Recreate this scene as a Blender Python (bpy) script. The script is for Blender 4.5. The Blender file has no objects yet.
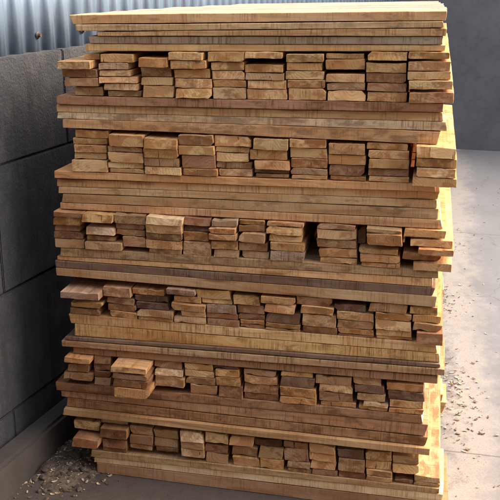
import bpy, bmesh, math, random
from mathutils import Vector, Matrix, noise

# ------------------------------------------------------------------ camera
F, PITCH, YAW = 900.0, math.radians(17), math.radians(11.3)
FW = Vector((-math.sin(YAW) * math.cos(PITCH), math.cos(YAW) * math.cos(PITCH), -math.sin(PITCH)))
RT = Vector((math.cos(YAW), math.sin(YAW), 0))
UP = RT.cross(FW)


def ray(x, y):
    return FW + RT * ((x - 250) / F) - UP * ((y - 250) / F)


CAM = -ray(270, 496) * 2.5


def on_front(x, y, Y=0.0):
    """real point of the stack's front, Y metres behind its front plane"""
    v = ray(x, y)
    return CAM + v * ((Y - CAM.y) / v.y)


def on_floor(x, y, Z=0.0):
    v = ray(x, y)
    return CAM + v * ((Z - CAM.z) / v.z)


scene = bpy.context.scene
cam_data = bpy.data.cameras.new('camera')
cam = bpy.data.objects.new('camera', cam_data)
scene.collection.objects.link(cam)
cam.location = CAM
cam.rotation_euler = (math.pi / 2 - PITCH, 0, YAW)
cam_data.sensor_width = 36
cam_data.lens = F / 500 * 36
cam_data.clip_start = 0.02
cam_data.clip_end = 500
scene.camera = cam

# ------------------------------------------------------------------ light
SUN_EL, SUN_AZ = math.radians(40), math.radians(72)      # azimuth clockwise from +Y
world = bpy.data.worlds.new('World')
scene.world = world
world.use_nodes = True
wn = world.node_tree
bg = wn.nodes['Background']
sky = wn.nodes.new('ShaderNodeTexSky')
sky.sky_type = 'NISHITA'
sky.sun_disc = False
sky.sun_elevation = SUN_EL
sky.sun_rotation = SUN_AZ
sky.dust_density = 6.0
sky.air_density = 0.8
sky.ozone_density = 0.4
wn.links.new(sky.outputs[0], bg.inputs[0])
bg.inputs[1].default_value = 0.15
sun_data = bpy.data.lights.new('sun', 'SUN')
sun_data.energy = 0.25
sun_data.angle = math.radians(30)
sun_data.color = (1.0, 0.97, 0.93)
sun = bpy.data.objects.new('sun', sun_data)
scene.collection.objects.link(sun)
to_sun = Vector((math.sin(SUN_AZ) * math.cos(SUN_EL), math.cos(SUN_AZ) * math.cos(SUN_EL), math.sin(SUN_EL)))
sun.rotation_euler = to_sun.to_track_quat('Z', 'Y').to_euler()
sun.location = to_sun * 8
scene.view_settings.view_transform = 'Standard'
scene.view_settings.look = 'None'
scene.view_settings.exposure = 2.1
scene.view_settings.gamma = 1.0
scene.view_settings.use_curve_mapping = False

rng = random.Random(11)
COL = scene.collection


# ------------------------------------------------------------------ helpers
def link_mesh(name, bm, mats, parent=None, smooth=False):
    me = bpy.data.meshes.new(name)
    bmesh.ops.recalc_face_normals(bm, faces=bm.faces)
    bm.to_mesh(me)
    bm.free()
    for m in (mats if isinstance(mats, (list, tuple)) else [mats]):
        me.materials.append(m)
    if smooth:
        for p in me.polygons:
            p.use_smooth = True
    o = bpy.data.objects.new(name, me)
    COL.objects.link(o)
    if parent:
        o.parent = parent
    return o


def tag(o, label, cat, group=None):
    o['label'] = label
    o['category'] = cat
    if group:
        o['group'] = group
    return o


class NT:
    def __init__(self, name):
        self.m = bpy.data.materials.new(name)
        self.m.use_nodes = True
        self.t = self.m.node_tree
        self.b = self.t.nodes['Principled BSDF']
        self.out = self.t.nodes['Material Output']

    def n(self, kind, **kw):
        nd = self.t.nodes.new('ShaderNode' + kind)
        for k, v in kw.items():
            if hasattr(nd, k):
                setattr(nd, k, v)
        return nd

    def l(self, a, b):
        self.t.links.new(a, b)

    def put(self, sock, v):
        if hasattr(v, 'is_output'):
            self.l(v, sock)
        else:
            sock.default_value = v

    def math(self, op, a, b=0.0, clamp=False):
        nd = self.n('Math', operation=op, use_clamp=clamp)
        self.put(nd.inputs[0], a)
        self.put(nd.inputs[1], b)
        return nd.outputs[0]

    def vmath(self, op, a, b):
        nd = self.n('VectorMath', operation=op)
        self.put(nd.inputs[0], a)
        self.put(nd.inputs[1], b)
        return nd.outputs[0]

    def noise(self, vec, scale=1.0, detail=2.0, rough=0.5, dist=0.0):
        nd = self.n('TexNoise')
        self.l(vec, nd.inputs['Vector'])
        nd.inputs['Scale'].default_value = scale
        nd.inputs['Detail'].default_value = detail
        nd.inputs['Roughness'].default_value = rough
        nd.inputs['Distortion'].default_value = dist
        return nd.outputs['Fac']

    def ramp(self, fac, a, b, ca=0.0, cb=1.0):
        nd = self.n('MapRange')
        nd.clamp = True
        self.l(fac, nd.inputs[0])
        nd.inputs[1].default_value = a
        nd.inputs[2].default_value = b
        nd.inputs[3].default_value = ca
        nd.inputs[4].default_value = cb
        return nd.outputs[0]

    def mix(self, fac, a, b, mode='MIX'):
        nd = self.n('Mix', data_type='RGBA', blend_type=mode)
        self.put(nd.inputs[0], fac)
        self.put(nd.inputs[6], a)
        self.put(nd.inputs[7], b)
        return nd.outputs[2]

    def bump(self, h, strength, dist):
        nd = self.n('Bump')
        nd.inputs['Strength'].default_value = strength
        nd.inputs['Distance'].default_value = dist
        self.l(h, nd.inputs['Height'])
        self.l(nd.outputs[0], self.b.inputs['Normal'])

    def coords(self, scale=(1, 1, 1), rand=True):
        tc = self.n('TexCoord').outputs['Object']
        if rand:
            oi = self.n('ObjectInfo')
            tc = self.vmath('ADD', tc, self.vscale(oi.outputs['Random']))
        return self.vmath('MULTIPLY', tc, scale)

    def vscale(self, r):
        c = self.n('CombineXYZ')
        for i, k in enumerate((37.0, 61.0, 83.0)):
            self.l(self.math('MULTIPLY', r, k), c.inputs[i])
        return c.outputs[0]


def grey(v):
    return (v, v, v, 1)


# ------------------------------------------------------------------ wood
def wood_side(name='sawn_wood', pale=0.0):
    """long-grain faces: streaks along local X, patches of saw strokes across them"""
    t = NT(name)
    oi = t.n('ObjectInfo')
    base = oi.outputs['Color']
    r = oi.outputs['Random']
    strength = t.ramp(t.math('FRACT', t.math('MULTIPLY', r, 13.1)), 0.1, 0.9, 0.5, 1.0)
    grain = t.noise(t.coords((5, 120, 120)), 1.0, 4, 0.65, 0.5)
    streak = t.noise(t.coords((1.8, 36, 36)), 1.0, 4, 0.6, 1.2)
    tone = t.noise(t.coords((4.5, 8, 8)), 1.0, 4, 0.6)
    stain = t.noise(t.coords((16, 40, 40)), 1.0, 5, 0.68, 0.4)
    saw = t.noise(t.coords((190, 5, 10)), 1.0, 4, 0.8, 0.25)
    sawmask = t.math('MULTIPLY', t.ramp(t.noise(t.coords((13, 9, 26)), 1.0, 3), 0.36, 0.56), strength)
    fleck = t.noise(t.coords((60, 260, 260)), 1.0, 3, 0.6)
    fuzz = t.noise(t.coords((800, 800, 800)), 1.0, 2, 0.6)
    mul = lambda k: t.mix(1.0, base, k + (1,), 'MULTIPLY')
    c = t.mix(t.ramp(tone, 0.36, 0.64), mul((1.08, 1.11, 1.12)), mul((0.82, 0.70, 0.60)))
    c = t.mix(t.ramp(grain, 0.42, 0.72, 0.0, 0.32), c, mul((0.62, 0.48, 0.38)))
    c = t.mix(t.ramp(streak, 0.52, 0.66, 0.0, 0.62), c, mul((0.60, 0.43, 0.32)))
    thr = t.math('ADD', stain, t.math('MULTIPLY', t.math('SUBTRACT', t.math('FRACT', t.math('MULTIPLY', r, 5.3)), 0.5), 0.22))
    c = t.mix(t.ramp(thr, 0.56, 0.70, 0.0, 0.75), c, mul((0.34, 0.28, 0.25)))
    c = t.mix(t.math('MULTIPLY', t.ramp(saw, 0.48, 0.60, 0.0, 0.9), sawmask), c, mul((0.42, 0.30, 0.23)))
    c = t.mix(t.ramp(fleck, 0.66, 0.74, 0.0, 0.5), c, mul((0.35, 0.27, 0.22)))
    vo = t.n('TexVoronoi', feature='F1')
    t.l(t.coords((4.5, 30, 30)), vo.inputs['Vector'])
    vo.inputs['Scale'].default_value = 1.0
    sp = t.n('SeparateXYZ')
    t.l(vo.outputs['Color'], sp.inputs[0])
    kd = t.math('ADD', vo.outputs['Distance'], t.math('MULTIPLY', t.math('SUBTRACT', grain, 0.5), 0.12))
    knot = t.math('MULTIPLY', t.ramp(kd, 0.10, 0.24, 1.0, 0.0), t.ramp(sp.outputs[0], 0.80, 0.82))
    c = t.mix(t.math('MULTIPLY', knot, 0.8), c, mul((0.30, 0.19, 0.13)))
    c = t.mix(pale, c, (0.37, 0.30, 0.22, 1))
    c = t.mix(t.ramp(fuzz, 0.55, 0.75, 0.0, 0.3), c, mul((0.62, 0.56, 0.5)))
    t.l(c, t.b.inputs['Base Color'])
    t.b.inputs['Roughness'].default_value = 0.92
    t.b.inputs['Specular IOR Level'].default_value = 0.12
    h = t.math('ADD', t.math('MULTIPLY', grain, 0.5), t.math('MULTIPLY', t.math('MULTIPLY', saw, sawmask), 1.0))
    h = t.math('ADD', h, t.math('MULTIPLY', fuzz, 0.15))
    t.bump(h, 0.7, 0.002)
    return t.m


def wood_end(name='wood_end_grain', pale=0.0):
    """cut ends: growth rings round an off-centre pith, heartwood, saw strokes, cracks, dirt"""
    t = NT(name)
    oi = t.n('ObjectInfo')
    base = oi.outputs['Color']
    r = oi.outputs['Random']
    fr = lambda k: t.math('FRACT', t.math('MULTIPLY', r, k))
    tc = t.n('TexCoord').outputs['Object']
    warp = t.noise(t.coords((30, 30, 30)), 1.0, 3)
    ctr = t.n('CombineXYZ')
    t.l(t.math('MULTIPLY', t.math('SUBTRACT', fr(17.3), 0.5), 0.14), ctr.inputs[1])
    t.l(t.math('MULTIPLY', t.math('SUBTRACT', fr(41.7), 0.5), 0.15), ctr.inputs[2])
    q = t.vmath('SUBTRACT', t.vmath('MULTIPLY', tc, (0, 1, 1)), ctr.outputs[0])
    ln = t.n('VectorMath', operation='LENGTH')
    t.l(q, ln.inputs[0])
    dist = t.math('ADD', ln.outputs['Value'], t.math('MULTIPLY', warp, 0.022))
    rings = t.math('SINE', t.math('MULTIPLY', dist, 900.0))
    ringmask = t.ramp(t.noise(t.coords((20, 20, 20)), 1.0, 2), 0.38, 0.6, 0.05, 0.42)
    blotch = t.noise(t.coords((26, 30, 44)), 1.0, 5, 0.66)
    heartn = t.noise(t.coords((6, 22, 30)), 1.0, 3, 0.6, 0.6)
    heart = t.ramp(t.math('ADD', heartn, t.math('MULTIPLY', t.math('SUBTRACT', fr(23.9), 0.5), 0.20)), 0.50, 0.57)
    broad = t.noise(t.coords((12, 16, 10)), 1.0, 2)
    saw = t.noise(t.coords((8, 210, 9)), 1.0, 4, 0.8, 0.2)
    strength = t.ramp(fr(13.1), 0.25, 0.95, 0.0, 1.0)
    smask = t.math('MULTIPLY', t.ramp(t.noise(t.coords((15, 18, 40)), 1.0, 3), 0.42, 0.6), strength)
    crack = t.noise(t.coords((3, 150, 22)), 1.0, 1, 0.5, 0.8)
    fuzz = t.noise(t.coords((650, 650, 650)), 1.0, 3, 0.65)
    mul = lambda k: t.mix(1.0, base, k + (1,), 'MULTIPLY')
    c = t.mix(t.ramp(broad, 0.36, 0.64), mul((1.08, 1.11, 1.12)), mul((0.86, 0.76, 0.68)))
    c = t.mix(t.math('MULTIPLY', heart, 0.75), c, mul((0.66, 0.47, 0.36)))
    c = t.mix(t.math('MULTIPLY', t.ramp(rings, -0.1, 1.0), ringmask), c, mul((0.50, 0.36, 0.28)))
    thr = t.math('ADD', blotch, t.math('MULTIPLY', t.math('SUBTRACT', fr(7.9), 0.5), 0.28))
    c = t.mix(t.ramp(thr, 0.53, 0.66, 0.0, 0.8), c, mul((0.40, 0.29, 0.23)))
    c = t.mix(t.math('MULTIPLY', t.ramp(saw, 0.50, 0.62, 0.0, 0.85), smask), c, mul((0.42, 0.30, 0.24)))
    c = t.mix(t.ramp(fuzz, 0.52, 0.72, 0.0, 0.4), c, mul((0.55, 0.48, 0.42)))
    c = t.mix(t.ramp(crack, 0.73, 0.79, 0.0, 0.85), c, (0.035, 0.022, 0.016, 1))
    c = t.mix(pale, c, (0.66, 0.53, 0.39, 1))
    t.l(c, t.b.inputs['Base Color'])
    t.b.inputs['Roughness'].default_value = 0.94
    t.b.inputs['Specular IOR Level'].default_value = 0.1
    h = t.math('ADD', t.math('MULTIPLY', t.math('MULTIPLY', saw, smask), 0.9), t.math('MULTIPLY', blotch, 0.7))
    h = t.math('ADD', h, t.math('MULTIPLY', fuzz, 0.2))
    h = t.math('SUBTRACT', h, t.ramp(crack, 0.71, 0.79, 0.0, 1.0))
    t.bump(h, 0.8, 0.002)
    return t.m


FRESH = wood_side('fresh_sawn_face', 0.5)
WOOD, END, PALE_END = wood_side(), wood_end(), wood_end('pale_end_grain', 0.6)  # long boards get end grain mixed towards cream

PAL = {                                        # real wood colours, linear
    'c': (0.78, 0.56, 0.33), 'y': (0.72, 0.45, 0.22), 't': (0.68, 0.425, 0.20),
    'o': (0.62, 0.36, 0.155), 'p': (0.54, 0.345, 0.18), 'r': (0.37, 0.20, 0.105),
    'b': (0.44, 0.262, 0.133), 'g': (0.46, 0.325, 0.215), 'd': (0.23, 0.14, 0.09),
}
LOOK = {'c': 'cream', 'y': 'yellowish', 't': 'tan', 'o': 'orange-tan', 'p': 'pinkish tan', 'r': 'reddish brown',
        'b': 'brown', 'g': 'greyish', 'd': 'dark brown'}


def board_mesh(L, W, T0, T1, seed, front_rough=1.0, wane=None, shear=None, nsec=14, bow=0.0, wild=0.0):
    """a sawn board: local x 0..L along the grain, y -W/2..W/2, z 0..T; rough arrises, skewed cut ends"""
    R = random.Random(seed)
    bev = [R.uniform(0.0005, 0.0015) for _ in range(4)]
    if wane is not None:
        bev[wane[0]] = wane[1]
    NY, NZ = max(4, int(W / (0.009 if wild else 0.03))), 3
    # outline, counter-clockwise: bottom, right(+y), top, left
    pts = []
    hw = W / 2

    def edge(p, q, n, b0, b1):
        d = Vector(q) - Vector(p)
        ln = d.length
        d /= ln
        for i in range(n + 1):
            s = b0 + (ln - b0 - b1) * i / n
            pts.append(tuple(Vector(p) + d * s))
    edge((-hw, 0), (hw, 0), NY, bev[0], bev[1])
    edge((hw, 0), (hw, 1), NZ, 0, 0)
    edge((hw, 1), (-hw, 1), NY, bev[2], bev[3])
    edge((-hw, 1), (-hw, 0), NZ, 0, 0)
    # vertical edges use unit height: set their bevels in metres at build time
    nb = NY + 1
    nz = NZ + 1
    seq = []
    for i, p in enumerate(pts):
        seq.append(p)
    xs = [0.0, 0.0009]
    for i in range(1, nsec):
        xs.append(L * i / nsec)
    xs += [L - 0.0009, L]
    sh = shear if shear is not None else (R.uniform(-0.25, 0.25), R.uniform(-0.03, 0.03), R.uniform(-0.25, 0.25), R.uniform(-0.03, 0.03))
    off = R.uniform(0, 100)
    taper, cup, skew = R.uniform(-0.07, 0.07) * wild, R.uniform(-0.0022, 0.0022) * wild, R.uniform(-0.16, 0.16) * wild
    chip = (R.choice((-1, 1)) * hw * R.uniform(0.3, 1.0), R.choice((0, 1)), R.uniform(0.002, 0.005) * wild) if R.random() < 0.45 * wild else None
    bm = bmesh.new()
    rings = []
    for k, x in enumerate(xs):
        T = T0 + (T1 - T0) * x / L
        inset = 0.0006 if k in (0, len(xs) - 1) else 0.0
        ring = []
        for i, (y, zz) in enumerate(seq):
            if nb <= i < nb + nz:
                s = (i - nb) / NZ
                z = bev[1] + (T - bev[1] - bev[2]) * s
                y = hw
            elif i >= 2 * nb + nz:
                s = (i - 2 * nb - nz) / NZ
                z = T - bev[3] - (T - bev[0] - bev[3]) * s
                y = -hw
            else:
                z = zz * T
            n = noise.noise_vector(Vector((x * 5 + off, y * 30, z * 45 + off)))
            n2 = noise.noise_vector(Vector((x * 40, y * 120 + off, z * 160)))
            y2 = y + (n.y * 0.0006 + n2.y * 0.0004) * front_rough
            z2 = z + (n.z * 0.0006 + n2.z * 0.0004) * front_rough
            z2 += bow * math.sin(math.pi * x / L)
            if inset:
                y2 -= math.copysign(inset, y2) if abs(abs(y) - hw) < 0.004 else 0
                z2 += inset if z < 0.002 else (-inset if z > T - 0.002 else 0)
            if wild:
                u = y / hw
                z2 = z2 * (1 + taper * u) + cup * (u * u - 0.5) * (1 if z > T * 0.3 else 0.6)
                y2 += skew * (z - T / 2) * (abs(u) ** 3)
                if chip and abs(z - chip[1] * T) < T * 0.25:
                    q = max(0.0, 1 - abs(y - chip[0]) / 0.014) * max(0.0, 1 - x / 0.25)
                    z2 += (-chip[2] if chip[1] else chip[2]) * q
            w0 = max(0.0, 1 - x / 0.06)
            w1 = max(0.0, 1 - (L - x) / 0.06)
            x2 = x + w0 * (sh[0] * (z - T / 2) + sh[1] * y + n2.x * 0.0012) + w1 * (sh[2] * (z - T / 2) + sh[3] * y + n2.x * 0.0012)
            ring.append(bm.verts.new((x2, y2, z2)))
        rings.append(ring)
    m = len(seq)
    for a, b in zip(rings, rings[1:]):
        for i in range(m):
            j = (i + 1) % m
            bm.faces.new((a[i], b[i], b[j], a[j])).material_index = 0
    f = bm.faces.new(rings[0])
    f.material_index = 1
    f = bm.faces.new(rings[-1][::-1])
    f.material_index = 1
    return bm


def jit(c, a=0.10):
    k = rng.uniform(1 - a, 1 + a)
    return tuple(max(0.01, v * k * rng.uniform(1 - a * 0.4, 1 + a * 0.4)) for v in PAL[c]) + (1.0,)


# ------------------------------------------------------------------ the long boards, measured on the stack's front
# (left x, top, bottom), (right x, top, bottom), colour, stands forward of the front plane (m) at left / right
LONG = [
    [((72, 15, 24), (447, 11, 20.3), 't', .0), ((76, 24, 31), (443, 20.5, 27.5), 'p', .004),
     ((97, 31, 36), (447, 28, 36), 'o', .004), ((88, 36.5, 43.5), (442, 36.5, 44.5), 'g', .0),
     ((86, 44, 51), (444, 45, 51), 't', -.002)],
    [((56, 96, 104.5), (442, 103.5, 112.5), 'r', .008), ((57, 105.5, 112), (442, 113, 121.5), 't', .0),
     ((58, 113, 118.5), (446, 122, 131), 'c', .0), ((62, 119.5, 127.5), (440, 132, 144.5), 't', .006)],
    [((55, 171, 178), (436, 184.5, 192), 'o', 0.010), ((57, 179, 186), (438, 192, 199.5), 't', .0),
     ((59, 187, 193), (438, 200, 208.5), 'y', .0), ((61, 194, 202), (438, 209, 219), 'p', .0),
     ((61, 202.8, 209), (441, 219.8, 229), 't', .0)],
    [((59, 247.5, 256), (438, 271, 278.5), 'p', 0.012), ((58, 256.7, 260), (433, 279.2, 287), 't', 0.010),
     ((56, 260.6, 267), (435, 287.5, 296), 'd', 0.012), ((56, 267.7, 275.5), (437, 296.5, 307.5), 'p', 0.012)],
    [((70, 314, 323), (436, 344, 353), 't', 0.008), ((73, 324, 335.5), (440, 353.7, 362.5), 'o', 0.008),
     ((66, 336.2, 340), (439, 363.2, 368), 'd', 0.016), ((62, 340.6, 346.5), (445, 368.5, 376), 'p', 0.018),
     ((72, 347.2, 353), (438, 376.6, 384), 'b', 0.010)],
    [((55, 382, 390), (423, 416, 424), 'r', 0.012), ((62, 390.6, 396.5), (427, 424.6, 436.5), 'b', 0.010),
     ((67, 397.2, 406), (427, 437.2, 446), 'r', 0.010), ((63, 406.8, 415), (431, 446.8, 456), 'p', 0.022)],
    [((91, 450, 456.5), (440, 489, 494), 'p', 0.012), ((94, 457, 462), (443, 494.5, 503), 'c', 0.010),
     ((97, 462.8, 472), (446, 503.7, 517), 'b', 0.010)],
]
ORD = ['top', 'second', 'third', 'fourth', 'fifth', 'sixth', 'seventh', 'eighth', 'ninth', 'tenth', 'eleventh', 'twelfth',
       'thirteenth', 'fourteenth', 'fifteenth']
LAYER = ['uppermost', 'second', 'third', 'fourth', 'fifth', 'sixth', 'lowest']

tiers = []                                   # world (xl, zt, zb, xr, zt, zb) of each long board
for ti, tier in enumerate(LONG):
    ws = []
    for (l, r, c, p) in tier:
        a, b = on_front(l[0], l[1], -p), on_front(l[0], l[2], -p)
        d, e = on_front(r[0], r[1], -p), on_front(r[0], r[2], -p)
        ws.append([a.x, a.z, b.z, d.x, d.z, e.z])
    for i in range(len(ws) - 1):            # boards lie on one another, never through
        for k in (1, 4):
            top = ws[i + 1][k]
            if top > ws[i][k + 1] - 0.0006 or ws[i][k + 1] - top < 0.004:
                mid = ws[i][k + 1]
                ws[i + 1][k] = mid - rng.uniform(0.0010, 0.0022)
            if ws[i + 1][k] - ws[i + 1][k + 1] < 0.009:
                ws[i + 1][k + 1] = ws[i + 1][k] - 0.009
    tiers.append(ws)
last = tiers[-1][-1]
FLOOR_SLOPE = (last[5] - last[2]) / (last[3] - last[0])      # the yard falls gently to the right
FLOOR_Z0 = last[2] - FLOOR_SLOPE * last[0] - 0.0015
print('floor', FLOOR_SLOPE, FLOOR_Z0)


def floor_z(x):
    return FLOOR_Z0 + FLOOR_SLOPE * x


def line_z(w, x, kt):
    s = (x - w[0]) / (w[3] - w[0])
    return w[1 + kt] * (1 - s) + w[4 + kt] * s


WALL_X0, WALL_DIR = -0.735, math.radians(9.0)


def wall_x(y):
    return WALL_X0 + math.tan(WALL_DIR) * y


G_LONG = 'long boards laid lengthwise in the stack'
for ti, (tier, ws) in enumerate(zip(LONG, tiers)):
    for bi, ((l, r, c, p), w) in enumerate(zip(tier, ws)):
        L = w[3] - w[0]
        wid = 0.14 if (ti == 0 and bi == 0) else rng.uniform(0.2, 0.27)
        y0 = -p
        shear = None
        if ti == 0 and bi == 0:
            shear = (-0.45, 0.04, 0.1, 0.0)
        bm = board_mesh(L, wid, w[1] - w[2], w[4] - w[5], 100 + ti * 10 + bi, 1.25, None, shear, nsec=46,
                        bow=rng.uniform(-0.0011, 0.0011))
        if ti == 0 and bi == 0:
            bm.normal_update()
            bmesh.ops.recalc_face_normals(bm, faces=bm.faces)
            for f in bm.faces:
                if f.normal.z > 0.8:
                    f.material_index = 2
        o = link_mesh('long_board', bm, [WOOD, PALE_END, FRESH])
        o.location = (w[0], y0 + wid / 2, w[2])
        o.rotation_euler = (0, -math.atan2(w[5] - w[2], L), 0)
        o.color = jit(c)
        n = len(tier)
        place = 'bottom board' if bi == n - 1 else ('top board' if bi == 0 else ORD[bi] + ' board from the top')
        tag(o, f'{LOOK[c]} long board, {place} of the {LAYER[ti]} lengthwise layer', 'board', G_LONG)
        # its fellow at the back of the stack
        wb = rng.uniform(0.12, 0.15)
        if ti > 0:
            yb = 0.60 + rng.uniform(-0.01, 0.01)
            xl = w[0] + rng.uniform(0.07, 0.1)
            bm = board_mesh(w[3] - xl, wb, w[1] - w[2], w[4] - w[5], 300 + ti * 10 + bi, 1.0, nsec=10)
            o = link_mesh('long_board', bm, [WOOD, PALE_END])
            s = (xl - w[0]) / L
            o.location = (xl, yb + wb / 2, w[2] + (w[5] - w[2]) * s)
            o.rotation_euler = (0, -math.atan2(w[5] - w[2], L), 0)
            o.color = jit(rng.choice('ttopy'))
            tag(o, 'long board lying at the back of the stack behind the front boards', 'board', 'long boards at the back of the stack')

# the boards that make up the sunlit top of the stack, their left ends stepping back along the wall
w = tiers[0][0]
yy = 0.1425
TOPROW = [(-0.492, .400, .135, 'c'), (-0.455, .395, .14, 'c'), (-0.40, .392, .13, 'c'), (-0.33, .385, .14, 'c'), (-0.26, .38, .15, 'c')]
for i, (xl, xr, wd, c) in enumerate(TOPROW):
    T = w[1] - w[2]
    bm = board_mesh(xr - xl, wd, T, T, 500 + i, 0.8, nsec=40)
    o = link_mesh('long_board', bm, [FRESH, PALE_END])
    sl = (w[5] - w[2]) / (w[3] - w[0])
    o.location = (xl, yy + wd / 2, w[2] + sl * (xl - w[0]) - rng.uniform(0.0, 0.0012))
    o.rotation_euler = (0, -math.atan(sl), 0)
    v_ = rng.uniform(0.95, 1.03)
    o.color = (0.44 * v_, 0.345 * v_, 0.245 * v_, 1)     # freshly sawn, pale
    yy += wd + 0.0007
    tag(o, f'{LOOK[c]} long board on top of the stack, {ORD[i + 1]} back from the front edge', 'board', 'long boards on top of the stack')
# and what carries them
for bi in range(1, 5):
    w = tiers[0][bi]
    for (yb, wb, xl) in ((0.30, 0.2, w[0] + 0.06), (0.62, 0.2, w[0] + 0.16)):
        bm = board_mesh(w[3] - 0.01 - xl, wb, w[1] - w[2], w[4] - w[5], 560 + bi, 1.0, nsec=10)
        o = link_mesh('long_board', bm, [WOOD, PALE_END])
        s = (xl - w[0]) / (w[3] - w[0])
        o.location = (xl, yb + wb / 2, w[2] + (w[5] - w[2]) * s)
        o.rotation_euler = (0, -math.atan2(w[5] - w[2], w[3] - w[0]), 0)
        o.color = jit(rng.choice('ttopy'))
        tag(o, 'long board lying at the back of the stack behind the front boards', 'board', 'long boards at the back of the stack')

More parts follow.
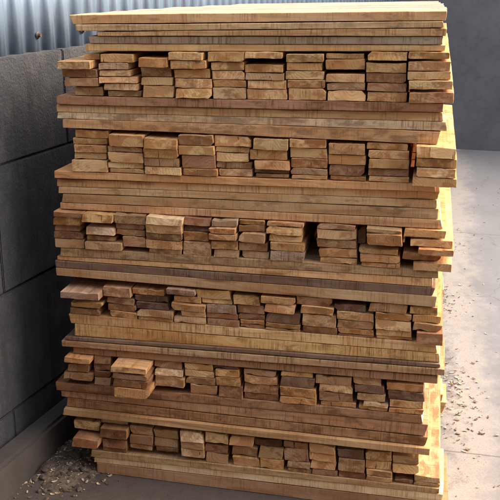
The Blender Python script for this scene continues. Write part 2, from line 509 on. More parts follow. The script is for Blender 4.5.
# ------------------------------------------------------------------ the crosswise boards, end on
# each row: columns; each board (left, right, top, bottom, colour[, stands forward in cm])
CROSS = [
 [  # row 1
  [(57, 90, 60.5, 68.5, 'y', 3), (62, 97, 69, 77, 'b', .5), (64, 98, 78, 86, 'p', .5), (75, 103, 86.5, 95.5, 'b', 0)],
  [(84, 99.5, 54, 60, 't', -1), (100, 133, 54, 61.5, 'o', .5), (98.5, 128, 63, 69, 'p', 1), (99, 131, 70, 76, 'b', .5), (99, 137, 76.6, 83, 'b', .5),
   (104, 138, 83.6, 90, 't', .5), (108, 141, 90.6, 96, 'p', 0)],
  [(138, 168, 58, 66, 'o', 2), (141, 172, 67, 76, 'b', 0), (141, 173, 77, 85, 't', 0), (143, 174, 86, 96, 'p', .3)],
  [(167, 202, 51, 59.5, 't', 1.5), (170, 206, 60.5, 68.5, 'o', 1.2), (174, 210, 69, 77.5, 'o', .6), (175, 211.5, 78.7, 88, 't', .8), (175.5, 211.5, 88.7, 97.5, 't', .8)],
  [(207.5, 244, 52, 60.5, 'o', 1), (211, 244, 62, 70, 'p', .5), (212, 244.5, 70.6, 79.5, 't', .3), (213, 246, 80, 87, 'b', 0), (213, 246, 87.8, 97, 'p', .4)],
  [(244.5, 282, 49, 58.5, 't', .5), (245, 283, 64.5, 72.5, 'o', .6), (245, 284, 73, 80, 'b', .2), (247.5, 286.5, 80.5, 88.5, 't', .5), (247, 287, 89.3, 98, 't', .5)],
  [(286, 323.5, 54, 62, 'p', .5), (286.5, 322.5, 62.6, 70.5, 'o', .3), (285.5, 324, 71, 79.5, 't', .2), (287.5, 325, 80, 88, 't', .4), (288.5, 326, 88.6, 97, 'y', .5)],
  [(326, 364, 53.5, 59, 't', -.5), (325.5, 365, 59.6, 69.5, 'o', .3), (326, 364.5, 74, 82, 't', .3), (327, 365, 82.6, 90, 'p', .2), (327.5, 366, 90.6, 99, 't', .3)],
  [(367.5, 407.5, 52, 60.5, 'o', .6), (366, 406.5, 63, 72.5, 't', .4), (366, 406.5, 73, 82.5, 'r', 0), (367, 406.5, 83, 91.5, 'r', 0), (367, 407, 92, 101, 'o', .4)],
  [(408.5, 450, 50, 59, 'o', .6), (408, 451, 61.5, 71, 'y', .8), (407.5, 451, 71.5, 80, 'y', .8), (408.5, 453, 80.5, 89.5, 'y', 1.5), (409, 454, 92.5, 101.5, 'y', 1.5)],
 ],
 [  # row 2
  [(75, 108, 130, 137.5, 'o', 0), (73, 107, 138, 144.5, 'p', .3), (74, 106.5, 145, 152, 'o', .3), (74.5, 106.5, 152.6, 158.5, 't', .2), (72, 107, 160, 169, 't', .8)],
  [(108.5, 143, 135, 146, 'o', 2.2), (107.5, 142.5, 146.5, 152, 'b', 1), (108, 143, 152.6, 162, 't', 1.5), (108, 143, 162.6, 169, 'p', .6), (110, 144, 169.5, 176.5, 't', .8)],
  [(143.5, 177, 139, 148.5, 'o', 2.6), (143.5, 177.5, 149, 157, 'o', 1.8), (144, 179, 158, 166.5, 'p', 1.4), (144.5, 181, 167.5, 176.5, 't', 1.4)],
  [(178, 213, 135, 145, 'b', 1.4), (178.5, 214.5, 146, 155, 'y', 1.5), (182, 215.5, 155.5, 168, 'r', 1), (183, 217, 169, 177.5, 'o', 1.2)],
  [(214, 251, 136, 146, 't', .6), (215, 250, 146.6, 152, 'b', .2), (216.5, 248.5, 153, 161, 't', .4), (216.5, 252, 161.6, 168.5, 'b', .2), (219, 252.5, 169, 177.5, 'p', .4)],
  [(253, 288, 139, 149, 't', .8), (249.5, 287, 150, 160, 'o', .6), (254, 290, 160.6, 169, 'o', 1), (254.5, 289, 169.5, 174.5, 'd', 0), (256, 289, 175, 182.5, 'b', .4)],
  [(289.5, 326, 138, 147.5, 'o', .6), (290, 327, 148, 158, 'o', .4), (291, 327.5, 158.6, 168, 'o', .6), (290, 327.5, 168.5, 176, 'b', .4), (291.5, 327, 176.5, 183, 't', .6)],
  [(328.5, 365, 143.5, 154.5, 'y', .4), (328, 366, 155, 164.5, 'o', .2), (329, 364.5, 165, 176, 'r', 0), (330, 366, 176.6, 184, 'b', .2)],
  [(366.5, 408, 143, 150, 'o', .6), (368, 409, 150.6, 159, 'y', .8), (368.5, 409.5, 159.5, 168, 'o', .5), (368, 409, 168.5, 176, 'r', .2), (368.5, 409, 176.6, 184, 'o', .5)],
  [(416, 456, 147, 158, 'y', 4), (416, 457, 158.5, 168, 'o', 4), (416, 456, 168.5, 177.5, 'y', 4), (412, 457, 178, 191.5, 'o', 4.5)],
 ],
 [  # row 3
  [(53, 84, 209.5, 216.5, 'b', 2), (53, 80, 217, 224, 'o', 1.5), (55, 80, 224.6, 231, 'r', .6), (54, 83, 231.5, 238.5, 'r', 1.2), (55, 84, 239, 246, 'b', 1)],
  [(79.5, 112.5, 214.5, 222.5, 'o', 3), (86, 115, 227.5, 235, 'c', 2), (87, 115.5, 236, 240, 'b', .8), (84.5, 122, 242.5, 249, 'p', 2)],
  [(114, 145, 214.5, 223, 'b', 2), (114.5, 145, 223.6, 229.5, 'r', 1), (116.5, 145, 230, 236, 'b', .8), (122.5, 146, 236.6, 247, 'p', 1.2)],
  [(145.5, 182, 216, 224.5, 'c', 3), (145.5, 181.5, 225, 233, 't', 2.4), (146, 182, 233.6, 240.5, 'b', 1.8), (145.5, 182, 241, 248, 'o', 1.8), (149, 181.5, 249, 255.5, 'p', 1.4)],
  [(184, 210.5, 215.5, 224.5, 'r', 1.2), (184, 209.5, 225, 230.5, 'd', .4), (183.5, 208, 232, 240, 'o', .8), (182.5, 211, 242, 255, 'p', 1)],
  [(211.5, 238, 216.5, 226, 'g', 1.5), (208.5, 235, 228, 234, 'o', 2.2), (208.5, 236, 234.5, 240.5, 'y', 2), (211, 238, 241.5, 249, 'o', 1.2), (214, 239, 249.6, 256, 'p', 1)],
  [(238.5, 264.5, 217.5, 224.5, 'o', .6), (238.5, 265, 225, 232, 'b', .3), (238.5, 265, 233.5, 242, 'p', 1.8), (238.5, 267.5, 242.6, 250.5, 'b', .8), (242, 269, 251, 258.5, 'p', .8)],
  [(267, 303.5, 218.5, 226, 'y', 1), (265.5, 302, 226.5, 234.5, 'o', 1.2), (269, 302, 235, 242, 'o', .8), (270, 304, 242.6, 251, 'o', 1.6), (270, 304, 251.6, 258, 'g', 1.4)],
  [(317, 355.5, 221.5, 229.5, 'b', .4), (317, 356.5, 230, 239, 't', .4), (316.5, 356.5, 239.5, 248, 'p', .4), (319, 357, 248.6, 257.5, 'o', .6), (320, 357, 258, 266.5, 't', .6)],
  [(357.5, 366, 227, 245.5, 'b', -3), (366.5, 402, 225.5, 233.5, 'p', 2.6), (366.5, 402, 234, 246, 'o', 2.8), (358.5, 398, 247, 254.5, 'o', 1), (360, 400, 255, 263, 'o', 1.6), (361, 400, 263.5, 271.5, 'o', 1.6)],
  [(404, 446, 228, 237.5, 'o', .8), (410, 453, 240, 248, 't', 1), (418, 454, 248.6, 255.5, 'o', 3), (402.5, 441, 253, 261, 'o', .4), (413, 452, 262, 270.5, 'o', 2.4)],
 ],
 [  # row 4
  [(60, 99, 292.5, 299.5, 'g', 4.5), (71, 102, 302, 308, 't', 1.5), (70, 100, 308.5, 314, 'r', 1)],
  [(102.5, 131, 287.5, 297, 'p', 1.5), (107, 134, 298, 304, 'b', .8), (108, 136, 304.6, 311, 'b', .8), (110, 136.5, 311.5, 318.5, 'o', 1)],
  [(131.5, 164, 289, 295, 'o', .4), (135, 168, 295.5, 302, 'd', .4), (136.5, 168.5, 302.5, 309.5, 'd', .6), (137, 173, 310.5, 318, 'b', 1.2), (138, 173, 318.5, 322.5, 'o', .8)],
  [(166, 195, 289.5, 295.5, 'g', 2), (174, 202, 296, 303, 'o', .4), (171, 205, 304, 311, 'o', 1.2), (181, 205.5, 311.6, 316.5, 't', .8), (173.5, 206, 317, 323, 'p', 1)],
  [(196, 230, 290, 298, 'o', .6), (201, 232, 298.6, 304, 't', .4), (206.5, 238, 304.6, 313, 'g', .8), (206.5, 239.5, 313.5, 319, 'b', .5), (207, 239.5, 319.5, 327, 'r', .8)],
  [(233, 259.5, 295.5, 304, 'o', .8), (236, 265, 305.5, 313, 'r', .8), (236, 265, 313.5, 319.5, 'r', .6), (240, 264.5, 320, 325.5, 'o', .6), (240, 264.5, 326, 331.5, 'r', .4)],
  [(260.5, 295, 297, 304, 'o', .8), (263.5, 295, 304.6, 312.5, 't', .8), (266, 300, 313.5, 323, 'd', .6), (265.5, 300, 323.5, 330.5, 'o', 1), (265.5, 300, 331, 337, 'p', .8)],
  [(296.5, 332, 296.5, 306, 'r', .6), (300.5, 334, 306.5, 314, 't', .8), (302, 337, 315, 326, 'b', .8), (302.5, 337, 326.6, 335.5, 'r', .6)],
  [(333.5, 366, 304.5, 311.5, 'd', .6), (335.5, 373.5, 312, 320.5, 'y', .8), (337.5, 373.5, 321, 328.5, 'b', .6), (338, 373.5, 329, 336.5, 'o', .8), (338, 373.5, 337, 343, 'r', .6)],
  [(369, 407, 302.5, 312, 'r', 1), (375, 411.5, 313, 320.5, 'o', .8), (375, 411.5, 321, 329.5, 't', .8), (376, 411.5, 330, 337.5, 't', .8), (376, 412, 338, 343.5, 'o', .6)],
  [(409.5, 438, 307, 314.5, 'o', .6), (412, 441, 315, 323, 'o', .8), (413, 442, 323.5, 332, 'p', .8), (416, 443, 333, 347, 'r', 2)],
 ],
 [  # row 5
  [(64, 90, 355, 363.5, 'o', 3.5), (68, 88.5, 364.5, 372, 'b', 1), (64, 93, 373, 380, 'b', 2)],
  [(93.5, 110.5, 355.5, 363, 'b', .6), (93.5, 110.5, 364, 370.5, 'r', .6), (93.5, 110.5, 371, 377, 'r', .6), (94, 110.5, 377.6, 383, 'b', .6)],
  [(110.5, 149, 365.5, 373.5, 't', 6.8), (112.5, 150, 374.5, 380, 'b', 6.4), (113, 150, 380.6, 387.5, 'r', 6.4), (114, 150.5, 388.5, 396.5, 'o', 6.6)],
  [(150.5, 182, 359.5, 368.5, 'b', .4), (151, 182.5, 369.5, 376, 'c', 1.4), (152.5, 184, 376.6, 386.5, 'p', 1.6)],
  [(184.5, 212.5, 363.5, 370, 'o', .4), (185, 214, 370.6, 377, 't', .8), (186, 215.5, 378, 384, 'b', .8), (190.5, 217, 384.6, 393, 'p', 1)],
  [(214, 238, 363.5, 368.5, 'd', .2), (215, 239, 369, 377, 'o', .8), (216, 240, 377.6, 385, 'o', .8), (218.5, 242.5, 386, 393.5, 'r', 1)],
  [(243.5, 276, 370, 376, 'b', .4), (244.5, 277.5, 376.6, 383.5, 'y', .8), (244, 278.5, 384.5, 393, 'b', .8), (244.5, 278.5, 393.6, 402, 'r', .6)],
  [(281, 313, 371, 377, 'o', .6), (280.5, 314.5, 377.6, 387, 'd', .8), (279.5, 316, 388, 397.5, 'o', 1.4), (279.5, 316, 398, 409.5, 'o', 1.4)],
  [(315.5, 351.5, 376, 384.5, 'b', .6), (319, 352.5, 385, 392, 'y', .8), (319, 352.5, 392.6, 401, 'r', .6), (320.5, 356, 402, 414, 'o', .8)],
  [(353, 381, 377.5, 385, 'b', .5), (354.5, 384.5, 385.6, 392.5, 'd', .6), (357, 385.5, 393.5, 402, 'p', .6), (363, 389, 402.6, 408, 'c', 1.4), (358.5, 387.5, 408.6, 418, 'o', .8)],
  [(386.5, 424, 383.5, 391.5, 'o', .8), (388, 424.5, 392.2, 400, 'd', 1), (389, 423.5, 400.6, 408, 'o', 1), (388.5, 423.5, 408.6, 416.5, 'o', .8)],
 ],
 [  # row 6
  [(74, 99, 421, 429.5, 't', 1.5), (72, 97.5, 439, 448, 'r', 4.5)],
  [(100.5, 128, 419.5, 425.5, 'p', .2), (100, 128, 427, 439, 'r', 3), (102.5, 126.5, 440, 447, 'r', 1.5), (103, 126.5, 447.5, 454, 'r', 1)],
  [(129, 152.5, 426, 434, 'p', .6), (129, 152.5, 435.5, 444, 'r', 1), (130, 152, 444.6, 449, 'b', .4)],
  [(154, 178, 430, 437.5, 'b', .8), (154.5, 178, 438, 446, 'b', .8), (156, 178, 446.6, 452, 'b', .4)],
  [(180, 203, 432.5, 441, 'c', 1.6), (180.5, 203.5, 441.6, 449, 'p', 1.2), (181, 204, 449.6, 457, 'p', 1)],
  [(205, 228, 433.5, 443, 't', 1.2), (205, 227.5, 444.5, 453, 'r', .8), (206, 228, 453.6, 460, 'b', .6)],
  [(229.5, 253.5, 437, 445.5, 't', 1), (232, 257, 446.5, 456, 'p', .8), (233, 260, 457, 466, 'o', 1)],
  [(254.5, 282, 439, 446.5, 'd', .5), (259, 283, 447, 458, 'b', .8), (259.5, 283.5, 459, 469, 'o', .8)],
  [(283.5, 308, 441.5, 448.5, 'r', .6), (284, 308.5, 449, 461, 'b', .8), (287, 311.5, 462, 468.5, 'p', .8), (287.5, 311.5, 469, 478, 'r', .8)],
  [(309, 335, 445, 453, 'y', 1), (309, 335.5, 453.6, 460.5, 't', 1), (309, 336, 461, 469, 'o', 1), (312, 337.5, 470, 482, 'r', 1)],
  [(337.5, 364, 448.5, 459, 'd', .6), (338, 364.5, 459.6, 471, 'b', .8), (338.5, 365, 471.6, 481.5, 'r', .8)],
  [(365.5, 391.5, 451.5, 460, 'o', .8), (365.5, 391.5, 460.6, 469.5, 'o', .8), (366, 392, 470, 476.5, 'y', 1), (366, 392, 477, 484.5, 't', .8)],
  [(392.5, 419, 456, 464.5, 'b', .8), (392.5, 419, 465, 473.5, 'o', 1), (414, 440, 476, 483, 'p', 1), (394, 413, 481, 490, 'b', .6), (413.5, 440, 484, 492, 'p', .8)],
 ],
]
G_CROSS = 'short boards stacked crosswise with their ends showing'
ROWN = ['top', 'second', 'third', 'fourth', 'fifth', 'lowest']
count = 0
for ri, row in enumerate(CROSS):
    above, below = tiers[ri][-1], tiers[ri + 1][0]
    items = []
    for ci, colm in enumerate(row):
        for bi, bd in enumerate(colm):
            xl, xr, yt, yb, c = bd[:5]
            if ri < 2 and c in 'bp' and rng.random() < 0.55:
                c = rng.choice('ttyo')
            p = (bd[5] if len(bd) > 5 else 0.5) / 100 + rng.uniform(-0.003, 0.003)
            xm, ym = (xl + xr) / 2, (yt + yb) / 2
            a, b = on_front(xl, ym, -p), on_front(xr, ym, -p)
            zt, zb = on_front(xm, yt, -p).z, on_front(xm, yb, -p).z
            items.append(dict(x0=a.x, x1=b.x, zt=zt, zb=zb, c=c, p=p, ci=ci, bi=bi, n=len(colm)))
    for it in items:
        xm = (it['x0'] + it['x1']) / 2
        hi, lo = line_z(above, xm, 1) - 0.0015, line_z(below, xm, 0) + 0.0015
        h = it['zt'] - it['zb']
        if it['zt'] > hi:
            it['zt'] = hi
        if it['zb'] < lo:
            it['zb'] = lo
        if it['zt'] - it['zb'] < 0.012:
            if it['zb'] <= lo + 1e-6:
                it['zt'] = it['zb'] + 0.012
            else:
                it['zb'] = it['zt'] - 0.012
    # stacked boards touch; none passes through another
    for rep in range(4):
        for a in items:
            for b in items:
                if a is b:
                    continue
                ox = min(a['x1'], b['x1']) - max(a['x0'], b['x0'])
                oz = min(a['zt'], b['zt']) - max(a['zb'], b['zb'])
                if ox > -0.0006 and oz > -0.0006:
                    if ox < oz + 0.004 and ox < 0.02:
                        if a['x0'] < b['x0']:
                            m = (min(a['x1'], b['x1']) + max(a['x0'], b['x0'])) / 2
                            a['x1'], b['x0'] = m - 0.0007, m + 0.0007
                    elif a['zt'] > b['zt']:
                        m = (a['zb'] + b['zt']) / 2
                        a['zb'], b['zt'] = m + 0.0006, m - 0.0006
    for it in items:
        under = [b['zt'] for b in items if b is not it and b['zt'] <= it['zb'] + 1e-5 and
                 min(b['x1'], it['x1']) - max(b['x0'], it['x0']) > 0.02]
        if under:
            g = it['zb'] - max(under)
            if 0.0012 < g < 0.0045:
                it['zb'] = max(under) + 0.0011
        else:
            g = it['zb'] - (line_z(below, (it['x0'] + it['x1']) / 2, 0) + 0.0012)
            if 0.0 < g < 0.012:
                it['zb'] -= g
    for it in items:
        xm = (it['x0'] + it['x1']) / 2
        W = it['x1'] - it['x0']
        T = it['zt'] - it['zb']
        s1 = (above[5] - above[2]) / (above[3] - above[0])
        s2 = (below[4] - below[1]) / (below[3] - below[0])
        slope = (s1 + s2) / 2 + rng.uniform(-0.012, 0.012)
        L = 0.74 + rng.uniform(-0.02, 0.03)
        if xm < -0.42:
            L = 0.62
        wane = None
        if rng.random() < (0.16, 0.2, 0.3, 0.4, 0.4, 0.4)[ri]:
            wane = (rng.randrange(4), rng.uniform(0.003, min(0.010, T * 0.45)))
        bm = board_mesh(L, W - 0.0012, T - 0.0006, T - 0.0006, 1000 + count, 1.7, wane, nsec=9, wild=(0.4, 0.5, 0.8, 1.0, 1.0, 0.9)[ri])
        o = link_mesh('short_board', bm, [WOOD, END])
        o.location = (xm, -it['p'], it['zb'])
        o.rotation_euler = (-slope, 0, math.pi / 2 + rng.uniform(-0.004, 0.004))
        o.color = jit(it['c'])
        bi, n = it['bi'], it['n']
        pos = 'topmost' if bi == 0 else ('lowest' if bi == n - 1 else ORD[bi] + ' from top')
        tag(o, f'{LOOK[it["c"]]} board end, {pos}, {("first" if it["ci"] == 0 else ORD[it["ci"]])} column from left, {ROWN[ri]} crosswise row',
            'board', G_CROSS)
        count += 1
print('cross boards', count)

# ------------------------------------------------------------------ setting
def concrete(name, base, dark, scale=1.0):
    t = NT(name)
    a = t.noise(t.coords((3 * scale,) * 3, False), 1.0, 6, 0.6)
    b = t.noise(t.coords((16 * scale,) * 3, False), 1.0, 5, 0.65)
    g = t.noise(t.coords((180,) * 3, False), 1.0, 3, 0.7)
    c = t.mix(t.ramp(a, 0.32, 0.68), base, dark)
    c = t.mix(t.ramp(b, 0.5, 0.75, 0.0, 0.5), c, tuple(v * 0.6 for v in dark[:3]) + (1,))
    c = t.mix(t.ramp(g, 0.35, 0.7, 0.0, 0.3), c, tuple(v * 0.7 for v in base[:3]) + (1,))
    t.l(c, t.b.inputs['Base Color'])
    t.b.inputs['Roughness'].default_value = 0.85
    t.bump(t.math('ADD', t.math('MULTIPLY', b, 0.6), t.math('MULTIPLY', g, 0.4)), 0.5, 0.004)
    return t.m


def box(bm, x0, x1, y0, y1, z0, z1, mat=0):
    vs = [bm.verts.new(p) for p in ((x0, y0, z0), (x1, y0, z0), (x1, y1, z0), (x0, y1, z0),
                                    (x0, y0, z1), (x1, y0, z1), (x1, y1, z1), (x0, y1, z1))]
    for f in ((0, 3, 2, 1), (4, 5, 6, 7), (0, 1, 5, 4), (1, 2, 6, 5), (2, 3, 7, 6), (3, 0, 4, 7)):
        bm.faces.new([vs[i] for i in f]).material_index = mat


def floor_mat():
    t = NT('worn_concrete')
    co = t.n('TexCoord').outputs['Object']
    a = t.noise(t.vmath('MULTIPLY', co, (2.5, 1.6, 1)), 1.0, 6, 0.62)
    b = t.noise(t.vmath('MULTIPLY', co, (18, 14, 1)), 1.0, 6, 0.7)
    g = t.noise(t.vmath('MULTIPLY', co, (170, 170, 1)), 1.0, 3, 0.7)
    c = t.mix(t.ramp(a, 0.32, 0.68), (0.175, 0.176, 0.180, 1), (0.125, 0.122, 0.120, 1))
    c = t.mix(t.ramp(b, 0.48, 0.75, 0.0, 0.5), c, (0.17, 0.15, 0.13, 1))
    sp = t.n('SeparateXYZ')
    t.l(co, sp.inputs[0])
    # darker brown tone before and left of the stack, paler sawdust dust at its right side
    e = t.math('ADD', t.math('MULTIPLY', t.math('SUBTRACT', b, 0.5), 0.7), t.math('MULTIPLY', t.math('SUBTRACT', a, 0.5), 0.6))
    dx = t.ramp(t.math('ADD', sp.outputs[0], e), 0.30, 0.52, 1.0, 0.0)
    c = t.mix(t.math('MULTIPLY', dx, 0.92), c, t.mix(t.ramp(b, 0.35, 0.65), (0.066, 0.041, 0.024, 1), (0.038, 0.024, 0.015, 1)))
    du = t.math('ABSOLUTE', t.math('SUBTRACT', t.math('ADD', sp.outputs[0], t.math('MULTIPLY', e, 0.5)), 0.55))
    c = t.mix(t.math('MULTIPLY', t.ramp(du, 0.02, 0.14, 0.55, 0.0), t.ramp(g, 0.3, 0.6)), c, (0.42, 0.34, 0.25, 1))
    c = t.mix(t.ramp(g, 0.4, 0.7, 0.0, 0.3), c, (0.12, 0.11, 0.10, 1))
    vo = t.n('TexVoronoi', feature='DISTANCE_TO_EDGE')
    wob = t.n('TexNoise')
    t.l(co, wob.inputs['Vector'])
    wob.inputs['Scale'].default_value = 5.0
    wob.inputs['Detail'].default_value = 6.0
    t.l(t.vmath('ADD', co, t.vmath('MULTIPLY', wob.outputs['Color'], (0.28, 0.28, 0))), vo.inputs['Vector'])
    vo.inputs['Scale'].default_value = 0.9
    cr = t.ramp(vo.outputs['Distance'], 0.0012, 0.0035, 0.4, 0.0)
    c = t.mix(t.math('MULTIPLY', cr, t.ramp(a, 0.40, 0.55)), c, (0.05, 0.045, 0.04, 1))
    jt = t.math('ABSOLUTE', t.math('SUBTRACT', t.math('FRACT', t.math('MULTIPLY', t.math('ADD', sp.outputs[1], 0.9), 0.4)), 0.5))
    c = t.mix(t.ramp(jt, 0.0008, 0.0022, 0.7, 0.0), c, (0.07, 0.062, 0.055, 1))
    t.l(c, t.b.inputs['Base Color'])
    t.b.inputs['Roughness'].default_value = 0.85
    t.bump(t.math('ADD', t.math('MULTIPLY', b, 0.6), t.math('MULTIPLY', g, 0.4)), 0.5, 0.004)
    return t.m


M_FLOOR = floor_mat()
def masonry():
    t = NT('dark_masonry')
    a = t.noise(t.coords((2.2, 2.2, 2.2), False), 1.0, 6, 0.65)
    b = t.noise(t.coords((14, 14, 9), False), 1.0, 6, 0.7)
    drip = t.noise(t.coords((26, 26, 2.0), False), 1.0, 4, 0.6)
    g = t.noise(t.coords((120, 120, 120), False), 1.0, 4, 0.7)
    c = t.mix(t.ramp(a, 0.34, 0.66), (0.056, 0.058, 0.064, 1), (0.030, 0.031, 0.035, 1))
    c = t.mix(t.ramp(b, 0.46, 0.70, 0.0, 0.7), c, (0.105, 0.098, 0.09, 1))
    c = t.mix(t.ramp(drip, 0.52, 0.72, 0.0, 0.6), c, (0.022, 0.02, 0.019, 1))
    c = t.mix(t.ramp(g, 0.4, 0.7, 0.0, 0.45), c, (0.03, 0.027, 0.025, 1))
    t.l(c, t.b.inputs['Base Color'])
    t.b.inputs['Roughness'].default_value = 0.92
    t.bump(t.math('ADD', t.math('MULTIPLY', b, 0.8), t.math('MULTIPLY', g, 0.5)), 0.9, 0.012)
    return t.m


M_WALL = masonry()
M_BACK = concrete('grey_plaster', (0.14, 0.135, 0.13, 1), (0.09, 0.088, 0.085, 1), 1.0)

# floor, one sheet to the horizon
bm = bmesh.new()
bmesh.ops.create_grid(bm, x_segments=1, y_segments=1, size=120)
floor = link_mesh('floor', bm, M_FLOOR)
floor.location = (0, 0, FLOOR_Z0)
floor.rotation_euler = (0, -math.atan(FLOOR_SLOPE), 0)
floor['kind'] = 'structure'

# left wall: dark concrete with a plinth, corrugated sheet above
WALL_D = Vector((math.sin(WALL_DIR), math.cos(WALL_DIR), 0))
# the point of the wall seen at the photograph's left
v = ray(44, 52)
nrm = Vector((math.cos(WALL_DIR), -math.sin(WALL_DIR), 0))
k = (Vector((WALL_X0, 0, 0)) - CAM).dot(nrm) / v.dot(nrm)
WALL_H = (CAM + v * k).z
print('wall height', WALL_H, (CAM + v * k))
wroot = bpy.data.objects.new('concrete_wall', None)
COL.objects.link(wroot)
wroot.location = (WALL_X0, 0, 0)
wroot.rotation_euler = (0, 0, -WALL_DIR)
tag(wroot, 'dark grey concrete wall left of the stack, under the corrugated sheet', 'wall')
bm = bmesh.new()
joints = [0.0, 0.20, 0.55, 0.90, WALL_H]
for q, (a, b) in enumerate(zip(joints, joints[1:])):
    y = -2.5 - (0.25 if q % 2 else 0.0)
    while y < 5.4:
        y1 = y + 0.62
        box(bm, -0.20, rng.uniform(-0.004, 0.004), max(y, -2.5), min(y1, 5.4) - 0.005, a + (0.005 if a else 0), b)
        y = y1
box(bm, -0.19, -0.0065, -2.49, 5.39, 0.01, WALL_H - 0.01)
bmesh.ops.bevel(bm, geom=list(bm.edges), offset=0.003, segments=2, affect='EDGES')
link_mesh('wall_face', bm, M_WALL, wroot)
bm = bmesh.new()
box(bm, 0.006, 0.075, -2.5, 5.4, 0.0, 0.13)
bmesh.ops.bevel(bm, geom=list(bm.edges), offset=0.01, segments=2, affect='EDGES')
link_mesh('plinth', bm, concrete('dusty_concrete', (0.075, 0.062, 0.05, 1), (0.045, 0.037, 0.03, 1), 3.0), wroot)


def metal():
    t = NT('galvanised_sheet')
    co = t.coords((1, 1, 1), False)
    a = t.noise(t.vmath('MULTIPLY', co, (6, 10, 2)), 1.0, 5, 0.65)
    r = t.noise(t.vmath('MULTIPLY', co, (20, 30, 7)), 1.0, 5, 0.7)
    c = t.mix(t.ramp(a, 0.35, 0.7), (0.28, 0.37, 0.47, 1), (0.17, 0.23, 0.31, 1))
    c = t.mix(t.ramp(r, 0.56, 0.74, 0.0, 0.6), c, (0.14, 0.12, 0.11, 1))
    t.l(c, t.b.inputs['Base Color'])
    t.b.inputs['Metallic'].default_value = 0.55
    t.b.inputs['Roughness'].default_value = 0.42
    t.bump(r, 0.2, 0.002)
    return t.m


croot = bpy.data.objects.new('corrugated_fence', None)
COL.objects.link(croot)
croot.location = (WALL_X0 - 0.03, 0, WALL_H)
croot.rotation_euler = (0, 0, -WALL_DIR)
tag(croot, 'blue-grey corrugated metal sheet fence on the concrete wall behind the stack', 'fence')
bm = bmesh.new()
PITCHW, ln, hh = 0.080, 7.9, 1.75
n = int(ln / PITCHW * 12)
prev = None
for i in range(n + 1):
    y = -2.5 + ln * i / n
    ph = 2 * math.pi * y / PITCHW
    x = 0.011 * math.sin(ph) + 0.0025 * math.sin(3 * ph)
    row_ = [bm.verts.new((x + 0.001 * math.sin(y * 9 + z * 7), y, z)) for z in (-0.02, 0.15, 0.5, 1.0, hh)]
    if prev:
        for q in range(4):
            bm.faces.new((prev[q], row_[q], row_[q + 1], prev[q + 1]))
    prev = row_
sheet = link_mesh('sheet', bm, metal(), croot, smooth=True)
sm = sheet.modifiers.new('thickness', 'SOLIDIFY')
sm.thickness = 0.0012
M_BOLT = NT('rusty_steel')
M_BOLT.b.inputs['Base Color'].default_value = (0.10, 0.07, 0.055, 1)
M_BOLT.b.inputs['Metallic'].default_value = 0.6
M_BOLT.b.inputs['Roughness'].default_value = 0.6
for i in range(14):
    bm = bmesh.new()
    bmesh.ops.create_cone(bm, cap_ends=True, segments=20, radius1=0.010, radius2=0.008, depth=0.003,
                          matrix=Matrix.Rotation(math.pi / 2, 4, 'Y'))
    bmesh.ops.create_cone(bm, cap_ends=True, segments=6, radius1=0.006, radius2=0.005, depth=0.007,
                          matrix=Matrix.Translation((0.005, 0, 0)) @ Matrix.Rotation(math.pi / 2, 4, 'Y'))
    o = link_mesh('bolt', bm, M_BOLT.m, croot)
    o.location = (0.014, PITCHW * (0.25 + 3 * i), 0.045)

# an unseen wall added behind the camera to shade the foot of the stack
bm = bmesh.new()
box(bm, -3.0, 5.0, -2.75, -2.55, -0.4, 2.9)
bmesh.ops.bevel(bm, geom=list(bm.edges), offset=0.012, segments=2, affect='EDGES')
o = link_mesh('added_shade_wall', bm, M_WALL)
tag(o, 'dark unseen wall added behind the camera to shade the foot of the stack', 'wall')

# the far wall beyond the open floor
bm = bmesh.new()
box(bm, -1.5, 7.0, 5.45, 5.65, -0.4, 3.0)
bmesh.ops.bevel(bm, geom=list(bm.edges), offset=0.012, segments=2, affect='EDGES')
o = link_mesh('rendered_wall', bm, M_BACK)
tag(o, 'grey rendered wall far behind the stack on the right', 'wall')

# ------------------------------------------------------------------ sawdust, chips, rubble
M_DUST = NT('sawdust')
dn = M_DUST.noise(M_DUST.coords((60, 60, 60), False), 1.0, 4, 0.7)
M_DUST.l(M_DUST.mix(M_DUST.ramp(dn, 0.3, 0.7), (0.62, 0.50, 0.37, 1), (0.46, 0.35, 0.25, 1)), M_DUST.b.inputs['Base Color'])
M_DUST.b.inputs['Roughness'].default_value = 0.95
M_DUST.bump(M_DUST.noise(M_DUST.coords((240, 240, 240), False), 1.0, 3, 0.7), 0.8, 0.004)

def chip(bm, x, y, z, s, rz, curl, R, mat=0):
    n, w = 6, s * R.uniform(0.3, 0.55)
    M = Matrix.Translation((x, y, z + floor_z(x))) @ Matrix.Rotation(rz, 4, 'Z') @ Matrix.Rotation(R.uniform(-0.3, 0.3), 4, 'X')
    prev = None
    for i in range(n + 1):
        a = curl * (i / n - 0.5)
        rr = s / max(curl, 0.05)
        px, pz = rr * math.sin(a), rr * (1 - math.cos(a)) if R is not None else 0
        ww = w * (0.6 + 0.4 * math.sin(math.pi * (i + 0.6) / (n + 1.2)))
        cur = [bm.verts.new(M @ Vector((px, -ww / 2, pz))), bm.verts.new(M @ Vector((px, ww / 2, pz))),
               bm.verts.new(M @ Vector((px, ww / 2, pz + 0.0012))), bm.verts.new(M @ Vector((px, -ww / 2, pz + 0.0012)))]
        if prev:
            for q in range(4):
                bm.faces.new((prev[q], cur[q], cur[(q + 1) % 4], prev[(q + 1) % 4])).material_index = mat
        else:
            bm.faces.new(cur).material_index = mat
        prev = cur
    bm.faces.new(prev[::-1]).material_index = mat


def plain(name, c):
    t = NT(name)
    nn = t.noise(t.coords((80, 80, 80), False), 1.0, 3)
    t.l(t.mix(t.ramp(nn, 0.3, 0.7), c, tuple(v * 0.65 for v in c[:3]) + (1,)), t.b.inputs['Base Color'])
    t.b.inputs['Roughness'].default_value = 0.9
    return t.m


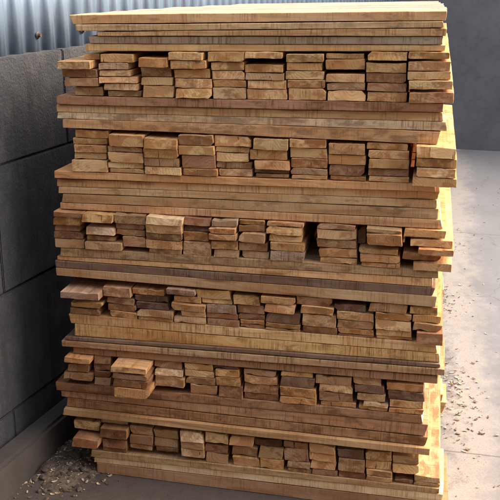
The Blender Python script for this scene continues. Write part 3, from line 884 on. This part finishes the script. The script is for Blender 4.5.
CHIPM = [plain('pale_chip', (0.55, 0.40, 0.25, 1)), plain('brown_chip', (0.22, 0.13, 0.08, 1)), plain('dark_chip', (0.10, 0.07, 0.05, 1))]
bm = bmesh.new()
R = random.Random(8)
clusters = [(on_floor(452, 385), 130), (on_floor(446, 300), 110), (on_floor(442, 405), 120), (on_floor(455, 240), 40), (on_floor(462, 440), 40)]
for c0, nn in clusters:
    for i in range(nn):
        chip(bm, c0.x + R.gauss(0, 0.06), c0.y + R.gauss(0, 0.13), 0.001 + R.uniform(0, 0.002), 0.003 + 0.016 * R.random() ** 2,
             R.uniform(0, 6.3), R.uniform(0.2, 2.2), R, R.choice((0, 0, 0, 0, 1, 1, 2)))
for i in range(500):
    chip(bm, 0.5 + R.uniform(-0.12, 1.4), R.uniform(-0.5, 4.5), 0.001, R.uniform(0.003, 0.012),
         R.uniform(0, 6.3), R.uniform(0.2, 1.5), R, R.choice((0, 0, 1, 1, 2)))
o = link_mesh('wood_chips', bm, CHIPM)
o['kind'] = 'stuff'
o['label'] = 'wood chips and shavings scattered on the concrete floor at the right'
o['category'] = 'wood chips'

# sawdust and dirt heaped against the wall's foot, bottom left
M_RUB = plain('dirty_sawdust', (0.13, 0.095, 0.064, 1))
M_RUB2 = plain('dirt_crumbs', (0.085, 0.06, 0.04, 1))
bm = bmesh.new()
R = random.Random(21)
c0 = on_floor(78, 462)
NX_, NY_ = 60, 100
grid = {}
for i in range(NX_ + 1):
    for j in range(NY_ + 1):
        u, v_ = i / NX_ * 2 - 1, j / NY_ * 2 - 1
        x, y = c0.x + 0.14 * u, c0.y + 0.02 + 0.26 * v_
        n1 = noise.fractal(Vector((x * 16, y * 12, 3)), 0.7, 2.0, 6)
        n2 = noise.noise(Vector((x * 120, y * 120, 5)))
        h = 0.022 * (1 - u * u * 1.1 - v_ * v_ * 1.1) + 0.007 * n1 - 0.005 + 0.0015 * n2
        grid[i, j] = bm.verts.new((x, y, h + floor_z(x)))
for i in range(NX_):
    for j in range(NY_):
        vs = (grid[i, j], grid[i + 1, j], grid[i + 1, j + 1], grid[i, j + 1])
        if max(w_.co.z - floor_z(w_.co.x) for w_ in vs) > -0.001:
            bm.faces.new(vs)
bmesh.ops.delete(bm, geom=[w_ for w_ in bm.verts if not w_.link_faces], context='VERTS')
for i in range(420):
    u, v_ = R.gauss(0, 0.5), R.gauss(0, 0.5)
    x, y = c0.x + 0.14 * u, c0.y + 0.02 + 0.26 * v_
    n1 = noise.fractal(Vector((x * 16, y * 12, 3)), 0.7, 2.0, 6)
    z = max(0.0, 0.022 * (1 - u * u * 1.1 - v_ * v_ * 1.1) + 0.007 * n1 - 0.005)
    s = 0.0018 + 0.009 * R.random() ** 4
    ctr = Vector((x, y, z + s * 0.3 + floor_z(x)))
    b2 = bmesh.ops.create_icosphere(bm, subdivisions=2 if s > 0.004 else 1, radius=s, matrix=Matrix.Translation(ctr))
    sx, sy, sz, o0 = R.uniform(0.7, 1.6), R.uniform(0.7, 1.4), R.uniform(0.5, 0.9), R.uniform(0, 50)
    for w_ in b2['verts']:
        d = w_.co - ctr
        k_ = 1 + 0.5 * noise.noise(d / s * 0.9 + Vector((o0, o0, o0)))
        w_.co = ctr + Vector((d.x * sx, d.y * sy, d.z * sz)) * k_
    for f in {f for w_ in b2['verts'] for f in w_.link_faces}:
        f.material_index = R.choice((0, 1, 1))
for i in range(900):
    u, v_ = R.gauss(0, 0.45), R.gauss(0, 0.45)
    x, y = c0.x + 0.14 * u, c0.y + 0.02 + 0.26 * v_
    z = max(0.0, 0.022 * (1 - u * u * 1.1 - v_ * v_ * 1.1) + 0.007 * noise.fractal(Vector((x * 16, y * 12, 3)), 0.7, 2.0, 6) - 0.005)
    chip(bm, x, y, z + 0.001, 0.0025 + 0.013 * R.random() ** 2,
         R.uniform(0, 6.3), R.uniform(0.2, 1.5), R, R.choice((0, 1, 2, 2)))
o = link_mesh('sawdust_heap', bm, [M_RUB, M_RUB2, CHIPM[0]])
o['kind'] = 'stuff'
o['label'] = 'dirty sawdust and crumbs heaped on the floor at the lower left'
o['category'] = 'sawdust'
